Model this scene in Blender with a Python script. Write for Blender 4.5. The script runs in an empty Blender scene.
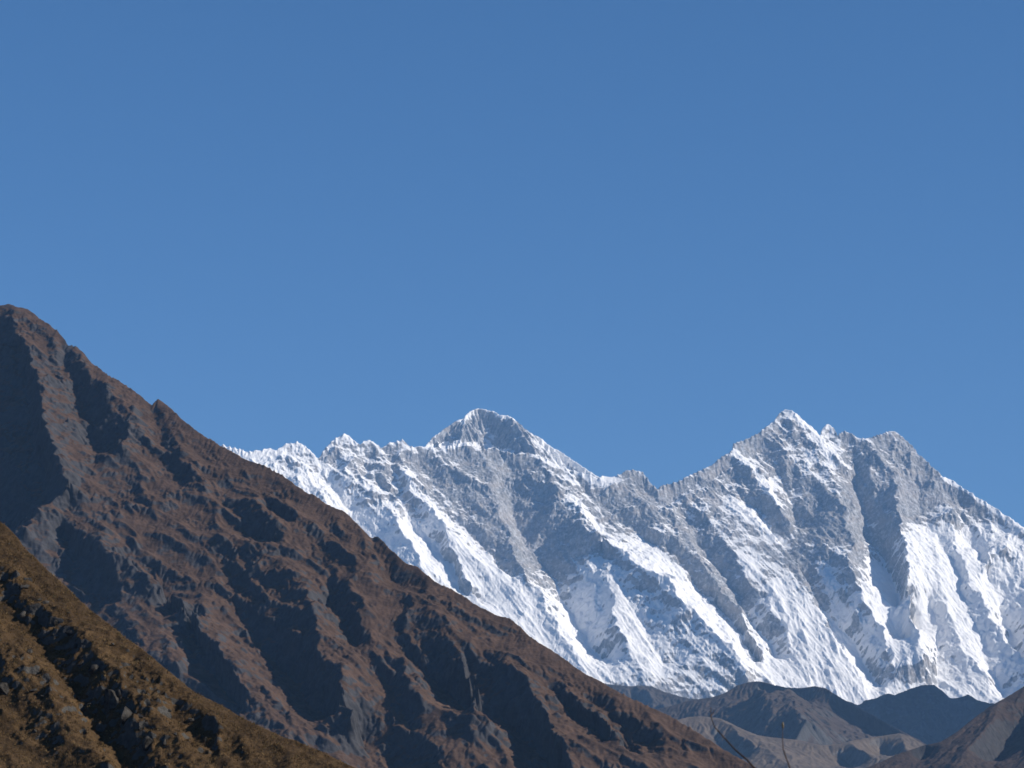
import bpy, math
import numpy as np

S = bpy.context.scene
C = S.collection
# ---------------------------------------------------------------- camera
PITCH = math.radians(11.0)
HFOV = 20.0
FPX = 512 / math.tan(math.radians(HFOV / 2))
EYE = 1.6
cam = bpy.data.cameras.new('camera')
co = bpy.data.objects.new('camera', cam)
C.objects.link(co)
co.location = (0, 0, EYE)
co.rotation_euler = (math.pi / 2 + PITCH, 0, 0)
cam.sensor_width = 36
cam.lens = 18 / math.tan(math.radians(HFOV / 2))
cam.clip_start = 0.3
cam.clip_end = 200000
cam.dof.use_dof = True
cam.dof.focus_distance = 4000
cam.dof.aperture_fstop = 22
S.camera = co
S.cycles.filter_width = 1.6
# ---------------------------------------------------------------- light
SUN_AZ, SUN_EL = 103.0, 33.0          # azimuth clockwise from the view direction
w = bpy.data.worlds.new('World')
S.world = w
w.use_nodes = True
nt = w.node_tree
sky = nt.nodes.new('ShaderNodeTexSky')
sky.sky_type = 'NISHITA'
sky.sun_disc = False
sky.sun_elevation = math.radians(SUN_EL)
sky.sun_rotation = math.radians(SUN_AZ)
sky.altitude = 3900
sky.air_density = 1.0
sky.dust_density = 0.0
sky.ozone_density = 3.0
bg = nt.nodes['Background']
bg.inputs[1].default_value = 0.092
hs = nt.nodes.new('ShaderNodeHueSaturation')
hs.inputs['Saturation'].default_value = 1.24
nt.links.new(sky.outputs[0], hs.inputs['Color'])
nt.links.new(hs.outputs[0], bg.inputs[0])
sl = bpy.data.lights.new('sun', 'SUN')
sl.energy = 5.0
sl.angle = math.radians(0.5)
sl.color = (1.0, 0.93, 0.83)
so = bpy.data.objects.new('sun', sl)
C.objects.link(so)
az, el = math.radians(SUN_AZ), math.radians(SUN_EL)
SUN = np.array([math.sin(az) * math.cos(el), math.cos(az) * math.cos(el), math.sin(el)])
from mathutils import Vector
so.rotation_euler = Vector(SUN).to_track_quat('Z', 'Y').to_euler()
so.location = (500, -500, 800)
S.view_settings.view_transform = 'Standard'
S.view_settings.look = 'None'
S.view_settings.exposure = 0.34
S.view_settings.gamma = 1.0
S.view_settings.use_curve_mapping = False
S.cycles.volume_bounces = 0
S.cycles.max_bounces = 5
S.cycles.use_denoising = True

# ---------------------------------------------------------------- numpy helpers
def hash2(ix, iy, seed):
    h = (ix.astype(np.int64) * 374761393 + iy.astype(np.int64) * 668265263 + seed * 1442695041) & 0xffffffff
    h = ((h ^ (h >> 13)) * 1274126177) & 0xffffffff
    return (h ^ (h >> 16)) & 0xffffffff

def perlin(x, y, seed=0):
    x0 = np.floor(x); y0 = np.floor(y)
    fx = (x - x0).astype(np.float32); fy = (y - y0).astype(np.float32)
    u = fx * fx * fx * (fx * (fx * 6 - 15) + 10)
    v = fy * fy * fy * (fy * (fy * 6 - 15) + 10)
    ix = x0.astype(np.int64); iy = y0.astype(np.int64)
    def g(dx, dy):
        a = hash2(ix + dx, iy + dy, seed).astype(np.float32) * np.float32(2 * math.pi / 4294967296.0)
        return np.cos(a) * (fx - dx) + np.sin(a) * (fy - dy)
    n0 = g(0, 0) * (1 - u) + g(1, 0) * u
    n1 = g(0, 1) * (1 - u) + g(1, 1) * u
    return (n0 * (1 - v) + n1 * v) * 1.5

def fbm(x, y, oct=5, seed=0, gain=0.5, ridged=False):
    s = 0; a = 1.0; t = 0
    prev = 1.0
    for i in range(oct):
        n = perlin(x, y, seed + i * 17)
        if ridged:
            n = 1 - np.abs(n) * 1.6
            n = n * n * np.clip(prev * 1.3, 0, 1)
            prev = n
        s = s + n * a; t += a
        a *= gain
        x, y = (x * 1.62 + y * 1.17) + 3.1, (y * 1.62 - x * 1.17) + 7.7
    return s / t

def smooth(a, b, x):
    t = np.clip((x - a) / (b - a), 0, 1)
    return t * t * (3 - 2 * t)

def blur(a, n=1):
    for _ in range(n):
        p = np.pad(a, 1, mode='edge')
        a = (p[:-2, 1:-1] + p[2:, 1:-1] + 2 * p[1:-1, 1:-1]) / 4
        p = np.pad(a, 1, mode='edge')
        a = (p[1:-1, :-2] + p[1:-1, 2:] + 2 * p[1:-1, 1:-1]) / 4
    return a

def bil(a, i, j):
    """sample a[j, i] at float indices"""
    h, w_ = a.shape
    i = np.clip(i, 0, w_ - 1.001); j = np.clip(j, 0, h - 1.001)
    i0 = i.astype(np.int64); j0 = j.astype(np.int64)
    fi = i - i0; fj = j - j0
    return ((a[j0, i0] * (1 - fi) + a[j0, i0 + 1] * fi) * (1 - fj)
            + (a[j0 + 1, i0] * (1 - fi) + a[j0 + 1, i0 + 1] * fi) * fj)

def relax(val, mask, k, iters=40):
    """fill between constraint cells (membrane with decay k per cell), coarse to fine"""
    h, w_ = val.shape
    if min(h, w_) > 24:
        H, W = (h + 1) // 2, (w_ + 1) // 2
        vp = np.zeros((H * 2, W * 2)); mp = np.zeros((H * 2, W * 2))
        vp[:h, :w_] = np.where(mask, val, 0); mp[:h, :w_] = mask
        ms = mp.reshape(H, 2, W, 2).sum((1, 3)); vs = vp.reshape(H, 2, W, 2).sum((1, 3))
        cv = np.where(ms > 0, vs / np.maximum(ms, 1), 0)
        c = relax(cv, ms > 0, k * 2, iters)
        jj, ii = np.mgrid[0:h, 0:w_]
        x = bil(c, (ii - 0.5) / 2, (jj - 0.5) / 2)
    else:
        x = np.zeros_like(val); iters = 300
    x = np.where(mask, val, x)
    d = 4 + k * k
    for _ in range(iters):
        p = np.pad(x, 1, mode='edge')
        x = np.where(mask, val, (p[:-2, 1:-1] + p[2:, 1:-1] + p[1:-1, :-2] + p[1:-1, 2:]) / d)
    return x

def erode(z, cell, n=30000, batches=8, steps=60, seed=1, rate=0.25, cap=4.0, inertia=0.25):
    """droplet erosion on a height grid; heights in cell units inside"""
    rng = np.random.default_rng(seed)
    h, w_ = z.shape
    z = z / cell
    for b in range(batches):
        x = rng.uniform(1, w_ - 3, n); y = rng.uniform(1, h - 3, n)
        dx = np.zeros(n); dy = np.zeros(n); spd = np.ones(n); water = np.ones(n); sed = np.zeros(n)
        for s in range(steps):
            i = x.astype(np.int64); j = y.astype(np.int64); fx = x - i; fy = y - j
            a = z[j, i]; b1 = z[j, i + 1]; c = z[j + 1, i]; d = z[j + 1, i + 1]
            gx = (b1 - a) * (1 - fy) + (d - c) * fy
            gy = (c - a) * (1 - fx) + (d - b1) * fx
            h0 = a * (1 - fx) * (1 - fy) + b1 * fx * (1 - fy) + c * (1 - fx) * fy + d * fx * fy
            dx = dx * inertia - gx * (1 - inertia); dy = dy * inertia - gy * (1 - inertia)
            L = np.hypot(dx, dy) + 1e-9
            dx /= L; dy /= L
            nx = np.clip(x + dx, 1, w_ - 3); ny = np.clip(y + dy, 1, h - 3)
            h1 = bil(z, nx, ny)
            dh = h1 - h0
            capac = np.maximum(-dh, 0.02) * spd * water * cap
            dep = np.where(dh > 0, np.minimum(dh, sed), np.where(sed > capac, (sed - capac) * 0.15, -np.minimum((capac - sed) * rate, np.maximum(-dh, 0))))
            sed = sed - dep
            acc = np.zeros(h * w_)
            k0 = j * w_ + i
            for kk, ww in ((k0, (1 - fx) * (1 - fy)), (k0 + 1, fx * (1 - fy)), (k0 + w_, (1 - fx) * fy), (k0 + w_ + 1, fx * fy)):
                acc += np.bincount(kk, weights=dep * ww, minlength=h * w_)
            z = z + np.clip(acc, -0.35, 0.35).reshape(h, w_)
            spd = np.sqrt(np.clip(spd * spd - dh, 0.05, 9)); water *= 0.98
            x, y = nx, ny
    return z * cell

ST, CT = math.sin(PITCH), math.cos(PITCH)
def ray(px, py):
    px = np.asarray(px, float); py = np.asarray(py, float)
    x = (px - 512) / FPX; u = (384 - py) / FPX
    return np.stack([x, CT - u * ST, ST + u * CT], -1)

class Plane:
    """a mountain flank: a slope through one point; u runs along strike, w up the slope, n out of it"""
    def __init__(s, px, py, dist, dip, turn=0.0):
        s.p0 = ray(px, py) * dist + np.array([0, 0, EYE])
        t = math.radians(turn); d = math.radians(dip)
        up = np.array([math.sin(t), math.cos(t)])
        s.al = np.array([math.cos(t), -math.sin(t), 0.0])
        s.w = np.array([up[0] * math.cos(d), up[1] * math.cos(d), math.sin(d)])
        s.n = np.array([-up[0] * math.sin(d), -up[1] * math.sin(d), math.cos(d)])
        s.back = np.array([up[0], up[1], 0.0])
        s.dip = d
    def uv(s, px, py, h=0.0):
        d = ray(px, py)
        c = np.array([0, 0, EYE]) - s.p0
        t = (h - c @ s.n) / (d @ s.n)
        q = d * t[..., None] + c
        return q @ s.al, q @ s.w
    def px(s, X, Y, Z):
        z = Z - EYE
        dep = Y * CT + z * ST
        up = -Y * ST + z * CT
        return 512 + FPX * X / dep, 384 - FPX * up / dep

def grid_mesh(name, X, Y, Z, mat, attrs=None, kind='structure', flip=False, label=None, keep=None):
    h, w_ = Z.shape
    me = bpy.data.meshes.new(name)
    n = h * w_
    me.vertices.add(n)
    cc = np.stack([X, Y, Z], -1).astype(np.float32).reshape(-1)
    me.vertices.foreach_set('co', cc)
    idx = np.arange(n, dtype=np.int32).reshape(h, w_)
    q = np.stack([idx[:-1, :-1], idx[:-1, 1:], idx[1:, 1:], idx[1:, :-1]], -1)
    if keep is not None:
        q = q[keep[:-1, :-1]]
    q = q.reshape(-1, 4)
    if flip: q = q[:, ::-1]
    m = len(q)
    me.loops.add(m * 4); me.polygons.add(m)
    me.loops.foreach_set('vertex_index', q.reshape(-1))
    me.polygons.foreach_set('loop_start', np.arange(0, m * 4, 4, dtype=np.int32))
    me.polygons.foreach_set('loop_total', np.full(m, 4, dtype=np.int32))
    me.polygons.foreach_set('use_smooth', np.ones(m, dtype=bool))
    for k, a in (attrs or {}).items():
        at = me.attributes.new(k, 'FLOAT', 'POINT')
        at.data.foreach_set('value', a.astype(np.float32).reshape(-1))
    me.update(calc_edges=True)
    me.materials.append(mat)
    o = bpy.data.objects.new(name, me)
    C.objects.link(o)
    if kind: o['kind'] = kind
    if label: o['label'] = label
    return o

def fractal_line(pts, rng, amt=0.10, n=3):
    P = np.array(pts, float)
    for k in range(n):
        Q = [P[0]]
        for a, b in zip(P[:-1], P[1:]):
            L = np.hypot(*(b - a)[:2])
            m = (a + b) / 2
            m[:2] += rng.normal(0, amt * L, 2)
            Q += [m, b]
        P = np.array(Q)
    return P

def terrain(pl, sky_pts, lines, cell, u0, u1, v0, vback, sback, decay, noise, seed=1, ero=None, jit=0.07, warp=(0, 1), hs=1.0):
    """height field of one flank in its own plan frame (u along strike, v up-dip)
    sky_pts: crest as (px,py); lines: [(H0,H1,[(px,py)..])] crests (+) and gullies (-)"""
    rng = np.random.default_rng(seed)
    su, sv = pl.uv(*np.array(sky_pts, float).T)
    o = np.argsort(su); su, sv = su[o], sv[o]
    us = np.arange(u0, u1, cell)
    vc = np.interp(us, su, sv)
    sl0 = (sv[1] - sv[0]) / max(su[1] - su[0], 1); 
    v0 = v0 / math.cos(pl.dip)
    vmax = vc.max() + vback
    vs = np.arange(v0, vmax, cell)
    U, V = np.meshgrid(us, vs)
    VC = np.broadcast_to(vc, U.shape)
    h, w_ = U.shape
    val = np.zeros((h, w_)); msk = V >= VC - cell
    for H0, H1, pts in lines:
        H0, H1 = H0 * hs, H1 * hs
        P = fractal_line(pts, rng, jit)
        k = np.linspace(0, 1, len(P))
        Hs = H0 + (H1 - H0) * np.minimum(1, k * 1.6)
        lu, lv = pl.uv(P[:, 0], P[:, 1], Hs)
        for a in range(len(P) - 1):
            m = int(max(abs(lu[a + 1] - lu[a]), abs(lv[a + 1] - lv[a])) / cell * 1.5) + 2
            t = np.linspace(0, 1, m)
            ii = ((lu[a] + (lu[a + 1] - lu[a]) * t - u0) / cell).round().astype(int)
            jj = ((lv[a] + (lv[a + 1] - lv[a]) * t - v0) / cell).round().astype(int)
            hh = Hs[a] + (Hs[a + 1] - Hs[a]) * t
            ok = (ii >= 0) & (ii < w_) & (jj >= 0) & (jj < h)
            ii, jj, hh = ii[ok], jj[ok], hh[ok]
            ok = V[jj, ii] < vc[ii] - cell * 2
            val[jj[ok], ii[ok]] = hh[ok]; msk[jj[ok], ii[ok]] = True
    R = relax(val, msk, cell / decay)
    if warp[0]:
        wa = warp[0] * smooth(0, warp[1], VC - V)
        wu = wa * fbm(U / warp[1], V / warp[1], 5, seed * 31 + 1, 0.6)
        wv = wa * fbm(U / warp[1] + 50, V / warp[1] + 9, 5, seed * 31 + 2, 0.6)
        R = bil(R, (U + wu - u0) / cell, (V + wv - v0) / cell)
    below = np.clip(VC - V, 0, None)
    R = R + noise(U, V, below)
    if ero:
        T = np.minimum(V, 2 * VC - V) * math.tan(pl.dip)
        R = erode(R + T, cell, seed=seed, **ero) - T
    over = np.clip(V - VC, 0, None)
    sb = math.atan(sback)
    P = (pl.p0 + U[..., None] * pl.al + np.minimum(V, VC)[..., None] * pl.w + R[..., None] * pl.n
         + over[..., None] * (pl.back * math.cos(sb) - np.array([0, 0, math.sin(sb)])))
    return U, V, below, P[..., 0], P[..., 1], P[..., 2], R

def skirt(pl, sback, floor, X, Y, Z, attrs, rough):
    """carry a flank on down to the valley on all four sides"""
    sb = math.atan(sback)
    fall = np.array([0, 0, 1.0])
    P = np.stack([X, Y, Z], -1)
    def ring(edge, dirs, drop):
        need = np.max((edge[:, 2] - floor) / drop)
        need = max(need, 1.0)
        d = need * (np.linspace(0, 1, 31)[1:] ** 1.6)
        per = np.maximum((edge[:, 2] - floor) / drop, 0.5)
        D = np.minimum(d[:, None], per[None, :])
        Q = edge[None] + D[..., None] * dirs
        n_ = fbm(Q[..., 0] / (rough * 9) + 3, Q[..., 1] / (rough * 9), 5, 901)
        Q[..., 2] += n_ * rough * 1.6 * smooth(0, 1, D / (rough * 6 + 1e-6))
        return Q
    f = ring(P[0], -pl.w, pl.w[2])[::-1]
    bk = ring(P[-1], pl.back * math.cos(sb) - fall * math.sin(sb), math.sin(sb))
    P = np.concatenate([f, P, bk], 0)
    lf = ring(P[:, 0], -pl.al * 0.85 - fall * 0.53, 0.53).transpose(1, 0, 2)[:, ::-1]
    rt = ring(P[:, -1], pl.al * 0.85 - fall * 0.53, 0.53).transpose(1, 0, 2)
    P = np.concatenate([lf, P, rt], 1)
    at = {k: np.pad(a, 30, mode='edge') for k, a in attrs.items()}
    return P[..., 0], P[..., 1], P[..., 2], at

def slope_of(Z, cell):
    gy, gx = np.gradient(Z, cell)
    return gx, gy

# ---------------------------------------------------------------- materials
def new_mat(name):
    m = bpy.data.materials.new(name); m.use_nodes = True
    n = m.node_tree; b = n.nodes['Principled BSDF']
    b.inputs['Roughness'].default_value = 0.9
    b.inputs['Specular IOR Level'].default_value = 0.15
    return m, n, b
def N(n, t, **k):
    x = n.nodes.new(t)
    for a, v in k.items():
        if isinstance(a, str) and hasattr(x, a): setattr(x, a, v)
    return x
def ntex(n, scale, detail=6, rough=0.6, co=None):
    t = N(n, 'ShaderNodeTexNoise'); t.inputs['Scale'].default_value = scale
    t.inputs['Detail'].default_value = detail; t.inputs['Roughness'].default_value = rough
    if co is None:
        g = N(n, 'ShaderNodeNewGeometry'); co = g.outputs['Position']
    n.links.new(co, t.inputs['Vector'])
    return t.outputs['Fac']
def ramp(n, f, stops):
    r = N(n, 'ShaderNodeValToRGB')
    e = r.color_ramp.elements
    while len(e) < len(stops): e.new(0.5)
    for q, (p, c) in zip(e, stops):
        q.position = p; q.color = (c[0], c[1], c[2], 1) if hasattr(c, '__len__') else (c, c, c, 1)
    n.links.new(f, r.inputs[0]); return r.outputs[0]
def mix(n, f, a, b):
    m = N(n, 'ShaderNodeMix'); m.data_type = 'RGBA'
    for s, v in ((0, f), (6, a), (7, b)):
        if hasattr(v, 'is_linked'): n.links.new(v, m.inputs[s])
        elif s == 0: m.inputs[0].default_value = v
        else: m.inputs[s].default_value = (*v, 1)
    return m.outputs[2]
def mth(n, op, a, b=None, c=None, clamp=False):
    m = N(n, 'ShaderNodeMath'); m.operation = op; m.use_clamp = clamp
    for k, v in enumerate((a, b, c)):
        if v is None: continue
        if hasattr(v, 'is_linked'): n.links.new(v, m.inputs[k])
        else: m.inputs[k].default_value = v
    return m.outputs[0]
def attr(n, name):
    a = N(n, 'ShaderNodeAttribute'); a.attribute_name = name; return a.outputs['Fac']
def bump(n, b, hgt, dist, strength=1.0):
    m = N(n, 'ShaderNodeBump'); m.inputs['Distance'].default_value = dist; m.inputs['Strength'].default_value = strength
    n.links.new(hgt, m.inputs['Height']); n.links.new(m.outputs[0], b.inputs['Normal'])

def snow_rock(name, rock_a=(0.15, 0.15, 0.155), rock_b=(0.27, 0.255, 0.24)):
    m, n, b = new_mat(name)
    f1 = ntex(n, 1 / 160, 8, 0.65)
    f2 = ntex(n, 1 / 700, 4, 0.5)
    rk = mix(n, ramp(n, f1, [(0.35, 0), (0.65, 1)]), rock_a, rock_b)
    rk = mix(n, ramp(n, f2, [(0.45, 0), (0.7, 1)]), rk, (0.27, 0.255, 0.25))
    sp = N(n, 'ShaderNodeSeparateXYZ'); gg = N(n, 'ShaderNodeNewGeometry'); n.links.new(gg.outputs['Position'], sp.inputs[0])
    lay = mth(n, 'ADD', mth(n, 'MULTIPLY', sp.outputs['Z'], 1 / 210), mth(n, 'MULTIPLY', ntex(n, 1 / 900, 5, 0.55), 3.5))
    lay = mth(n, 'SINE', mth(n, 'MULTIPLY', lay, 6.2832))
    rk = mix(n, ramp(n, lay, [(0.45, 0), (0.95, 0.38)]), rk, (0.38, 0.33, 0.285))
    dust = ramp(n, ntex(n, 1 / 34, 9, 0.8), [(0.47, 0), (0.62, 0.75)])
    rk = mix(n, dust, rk, (0.62, 0.64, 0.67))
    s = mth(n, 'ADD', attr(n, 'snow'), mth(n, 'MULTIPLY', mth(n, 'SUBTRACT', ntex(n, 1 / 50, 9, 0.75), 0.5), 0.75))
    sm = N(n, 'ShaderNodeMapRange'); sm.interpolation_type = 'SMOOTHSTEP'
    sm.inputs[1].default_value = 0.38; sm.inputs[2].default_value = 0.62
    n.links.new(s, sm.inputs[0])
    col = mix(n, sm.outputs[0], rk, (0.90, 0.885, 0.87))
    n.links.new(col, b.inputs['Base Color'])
    bump(n, b, ntex(n, 1 / 45, 8, 0.6), 9, 0.6)
    return m

# ---------------------------------------------------------------- the snow wall
SKY_WALL = [(150,452),(180,450),(205,447),(225,445),(232,447),(240,449),(247,452),(256,450),(263,449),(270,447),(276,450),(283,445),(287,442),(291,443),(298,441),(304,445),(310,449),(316,456),(319,457),(324,449),(332,440),(338,436),(343,433),(349,434),(354,440),(360,445),(364,441),(370,440),(376,443),(381,447),(388,443),(396,441),(402,439),(407,443),(411,446),(425,446),(440,447),(455,445),(463,442),(468,442),(475,446),(487,449),(492,446),(500,449),(515,454),(522,452),(540,456),(550,460),(560,466),(575,470),(590,475),(598,477),(605,475),(612,476),(620,474),(628,470),(634,469),(643,472),(650,481),(657,488),(663,485),(670,483),(680,480),(690,475),(700,470),(712,464),(722,456),(732,450),(733,444),(745,439),(755,435),(765,427),(775,419),(780,413),(785,408),(790,410),(797,414),(805,421),(815,429),(820,435),(823,427),(828,424),(834,428),(838,435),(842,431),(848,431),(855,435),(862,438),(866,438),(872,437),(880,434),(888,431),(892,430),(898,433),(905,439),(912,445),(918,453),(925,458),(932,466),(940,472),(943,476),(948,477),(956,482),(965,489),(975,495),(985,501),(995,507),(1005,514),(1015,521),(1024,526),(1045,538),(1070,548),(1100,552),(1150,570)]
WALL_LINES = [
 # crests (+) and gullies (-)
 (20,120,[(298,442),(303,460),(312,480),(326,502),(345,530)]),
 (-20,-90,[(318,458),(324,478),(342,502),(366,532),(395,570)]),
 (20,150,[(343,434),(352,455),(362,475),(380,497),(398,520),(420,560),(440,590)]),
 (-20,-80,[(360,446),(368,470),(387,490),(405,518),(428,548)]),
 (20,60,[(371,441),(377,455),(386,480),(396,497)]),
 (-20,-90,[(382,448),(392,470),(402,500),(425,532),(452,570),(480,610)]),
 (20,140,[(402,440),(406,458),(406,478),(420,497),(440,512),(452,525)]),
 (-10,-60,[(416,448),(428,475),(440,500),(462,525),(490,552),(512,580)]),
 (120,150,[(440,510),(447,530),(458,560),(472,590),(500,620),(530,655),(560,680)]),
 (60,120,[(465,540),(475,555),(492,575)]),(30,90,[(490,548),(500,565),(512,590),(530,615),(545,640),(570,675)]),
 (30,160,[(466,443),(474,462),(484,485),(500,510),(510,528),(512,548),(530,578),(548,606),(566,640),(590,672)]),
 (-40,-280,[(500,452),(510,470),(510,500),(520,530),(538,562),(560,600),(584,640),(600,670)]),
 (50,480,[(540,458),(552,478),(570,497),(585,515),(604,534),(628,552),(652,570),(688,602),(720,634),(737,652),(748,675)]),
 (60,230,[(590,525),(604,548),(606,575),(613,605),(624,636),(640,668),(655,685)]),
 (200,120,[(604,560),(622,590),(645,630),(668,665)]),
 (-30,-110,[(570,472),(582,484),(602,505),(640,536),(680,570),(712,598),(745,640),(758,670)]),
 (20,40,[(600,478),(630,510),(665,545),(690,575)]),
 (15,150,[(657,489),(670,505),(684,525),(700,552),(722,592),(745,622),(760,650),(775,685)]),
 (-20,-120,[(668,486),(682,512),(700,545),(728,588),(758,628),(778,660)]),
 (15,140,[(700,472),(714,495),(722,520),(728,545),(745,575),(775,615),(800,655),(815,690)]),
 (20,150,[(737,452),(752,468),(764,484),(777,503),(790,518)]),
 (-30,-120,[(748,440),(775,470),(790,500),(800,530)]),
 (-15,-100,[(725,470),(745,500),(768,530),(790,560),(812,600),(838,650)]),
 (50,180,[(735,500),(758,518),(787,545),(800,570),(822,610),(838,645),(860,692)]),
 (50,290,[(787,409),(812,440),(830,468),(842,498),(850,530),(848,560),(862,588),(878,620),(893,662)]),
 (-40,-130,[(797,560),(815,590),(838,622),(862,660),(880,690)]),
 (-40,-330,[(838,437),(858,470),(862,505),(868,535),(884,565),(897,610),(906,660)]),
 (30,350,[(892,431),(897,470),(895,505),(903,530),(907,560),(908,590),(914,625),(920,660)]),
 (20,100,[(866,439),(872,455),(875,480)]),
 (-30,-60,[(915,470),(922,510),(940,545),(962,585),(978,625),(990,660)]),
 (20,120,[(943,477),(950,500),(957,530),(966,560),(980,592),(1003,630),(1016,668),(1022,692)]),
 (-20,-140,[(965,490),(962,515),(975,545),(990,575)]),
 (60,100,[(1024,527),(1008,538),(990,552),(984,566)]),
 (60,120,[(940,600),(955,622),(972,655),(990,702)]),
 (-40,-100,[(930,600),(936,640),(938,690)]),(-60,-100,[(975,630),(985,660),(1004,700)]),
 (-60,-280,[(990,566),(1003,600),(1011,640),(1018,672)]),
 (80,420,[(1070,550),(1055,600),(1040,650),(1030,700)]),
]
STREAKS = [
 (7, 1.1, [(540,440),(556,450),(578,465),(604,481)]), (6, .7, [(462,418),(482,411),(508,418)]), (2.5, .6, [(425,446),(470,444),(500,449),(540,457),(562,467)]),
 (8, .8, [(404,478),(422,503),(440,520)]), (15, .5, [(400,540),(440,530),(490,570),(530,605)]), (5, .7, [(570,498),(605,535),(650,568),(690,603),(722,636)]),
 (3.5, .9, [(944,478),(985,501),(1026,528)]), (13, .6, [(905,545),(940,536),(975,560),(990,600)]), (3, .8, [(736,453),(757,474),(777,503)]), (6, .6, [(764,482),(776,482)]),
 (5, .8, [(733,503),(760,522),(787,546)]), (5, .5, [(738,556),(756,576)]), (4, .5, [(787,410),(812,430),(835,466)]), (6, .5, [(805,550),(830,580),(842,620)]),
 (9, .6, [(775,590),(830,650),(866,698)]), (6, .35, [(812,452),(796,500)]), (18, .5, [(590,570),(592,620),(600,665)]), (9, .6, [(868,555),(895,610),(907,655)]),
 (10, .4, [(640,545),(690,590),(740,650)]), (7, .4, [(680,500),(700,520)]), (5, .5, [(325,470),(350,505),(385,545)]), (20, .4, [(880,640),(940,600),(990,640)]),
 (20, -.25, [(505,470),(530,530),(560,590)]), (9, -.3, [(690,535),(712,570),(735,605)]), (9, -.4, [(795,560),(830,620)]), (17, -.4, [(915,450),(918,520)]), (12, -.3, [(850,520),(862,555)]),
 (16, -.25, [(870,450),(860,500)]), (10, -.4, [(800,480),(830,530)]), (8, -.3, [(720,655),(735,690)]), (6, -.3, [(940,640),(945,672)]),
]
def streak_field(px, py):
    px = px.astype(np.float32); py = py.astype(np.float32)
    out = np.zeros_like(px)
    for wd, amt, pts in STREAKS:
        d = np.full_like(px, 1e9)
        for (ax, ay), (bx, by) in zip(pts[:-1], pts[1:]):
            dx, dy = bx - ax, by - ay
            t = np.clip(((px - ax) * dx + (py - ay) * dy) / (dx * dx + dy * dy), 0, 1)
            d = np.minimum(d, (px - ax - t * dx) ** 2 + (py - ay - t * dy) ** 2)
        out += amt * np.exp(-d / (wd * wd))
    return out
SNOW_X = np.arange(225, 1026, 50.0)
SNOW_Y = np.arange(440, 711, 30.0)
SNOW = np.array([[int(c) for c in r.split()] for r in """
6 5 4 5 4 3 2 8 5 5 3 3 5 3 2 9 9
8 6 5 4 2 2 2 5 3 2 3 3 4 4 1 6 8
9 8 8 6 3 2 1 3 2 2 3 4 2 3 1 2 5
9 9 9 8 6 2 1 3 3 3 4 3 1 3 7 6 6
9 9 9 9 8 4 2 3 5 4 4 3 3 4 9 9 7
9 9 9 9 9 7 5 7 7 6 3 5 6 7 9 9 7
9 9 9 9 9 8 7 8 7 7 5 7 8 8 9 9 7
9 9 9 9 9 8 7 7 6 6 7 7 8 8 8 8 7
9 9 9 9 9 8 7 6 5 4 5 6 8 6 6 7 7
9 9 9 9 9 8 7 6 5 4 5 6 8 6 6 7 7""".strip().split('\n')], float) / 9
M_SNOW = snow_rock('snow_and_rock')

def normals(X, Y, Z):
    P = np.stack([X, Y, Z], -1)
    a = np.gradient(P, axis=1); b_ = np.gradient(P, axis=0)
    n_ = np.cross(a, b_)
    return n_ / (np.linalg.norm(n_, axis=-1, keepdims=True) + 1e-9)

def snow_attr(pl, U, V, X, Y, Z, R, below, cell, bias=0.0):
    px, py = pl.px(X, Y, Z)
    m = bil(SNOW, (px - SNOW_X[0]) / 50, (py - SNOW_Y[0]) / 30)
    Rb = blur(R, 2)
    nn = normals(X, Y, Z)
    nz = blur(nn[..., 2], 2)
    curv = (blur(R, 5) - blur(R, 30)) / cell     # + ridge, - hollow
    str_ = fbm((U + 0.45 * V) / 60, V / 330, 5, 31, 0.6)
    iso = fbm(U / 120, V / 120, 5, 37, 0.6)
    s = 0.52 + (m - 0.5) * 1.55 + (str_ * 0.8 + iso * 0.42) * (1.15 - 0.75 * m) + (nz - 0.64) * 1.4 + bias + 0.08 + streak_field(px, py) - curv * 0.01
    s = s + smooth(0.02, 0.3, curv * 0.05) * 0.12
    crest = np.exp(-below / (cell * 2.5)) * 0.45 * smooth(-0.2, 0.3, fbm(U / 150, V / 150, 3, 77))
    return s + crest

def wall_noise(U, V, below):
    f = smooth(0, 230, below)
    ca = 0.5 - 0.42 * smooth(900, 2400, U); cb_ = np.sqrt(1 - ca * ca)
    q = U * ca - V * cb_; p = U * cb_ + V * ca + 60 * fbm(U / 700, V / 700, 3, 5)
    r1 = fbm(p / 380, q / 950, 5, 11, 0.55, True) - 0.45
    r2 = fbm(p / 125, q / 330, 5, 23, 0.6, True) - 0.45
    r3 = fbm(U / 85, V / 85, 5, 41, 0.62)
    r7 = fbm(U / 420 + 4, V / 520, 5, 59, 0.55, True) - 0.45
    md = 0.3 + 1.2 * smooth(-0.35, 0.4, fbm(U / 600 + 3, V / 500, 3, 47))
    lump = fbm(U / 300, V / 260, 4, 49) * 24
    tooth = (fbm(U / 45, V / 60, 4, 43) * 8 + (fbm(U / 55, V / 200, 4, 44, 0.6, True) - 0.45) * 26) * np.exp(-below / 70)
    ps = U * 0.90 + V * 0.43; qs = U * 0.43 - V * 0.90
    r4 = fbm(ps / 42, qs / 520, 4, 53, 0.5, True) - 0.45
    r6 = fbm(U / 38, V / 46, 4, 57, 0.65, True) - 0.4
    lw = smooth(500, 1500, below)
    return f * (1 - 0.25 * lw) * (r1 * 42 + r7 * 62 * (1 - 0.5 * lw) + r2 * (19 - 9 * lw) * md + lump + r4 * (3 + 6 * lw) + r6 * 9 * (1 - 0.7 * lw)) + (0.25 + 0.75 * f) * r3 * 8 + tooth

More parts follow.
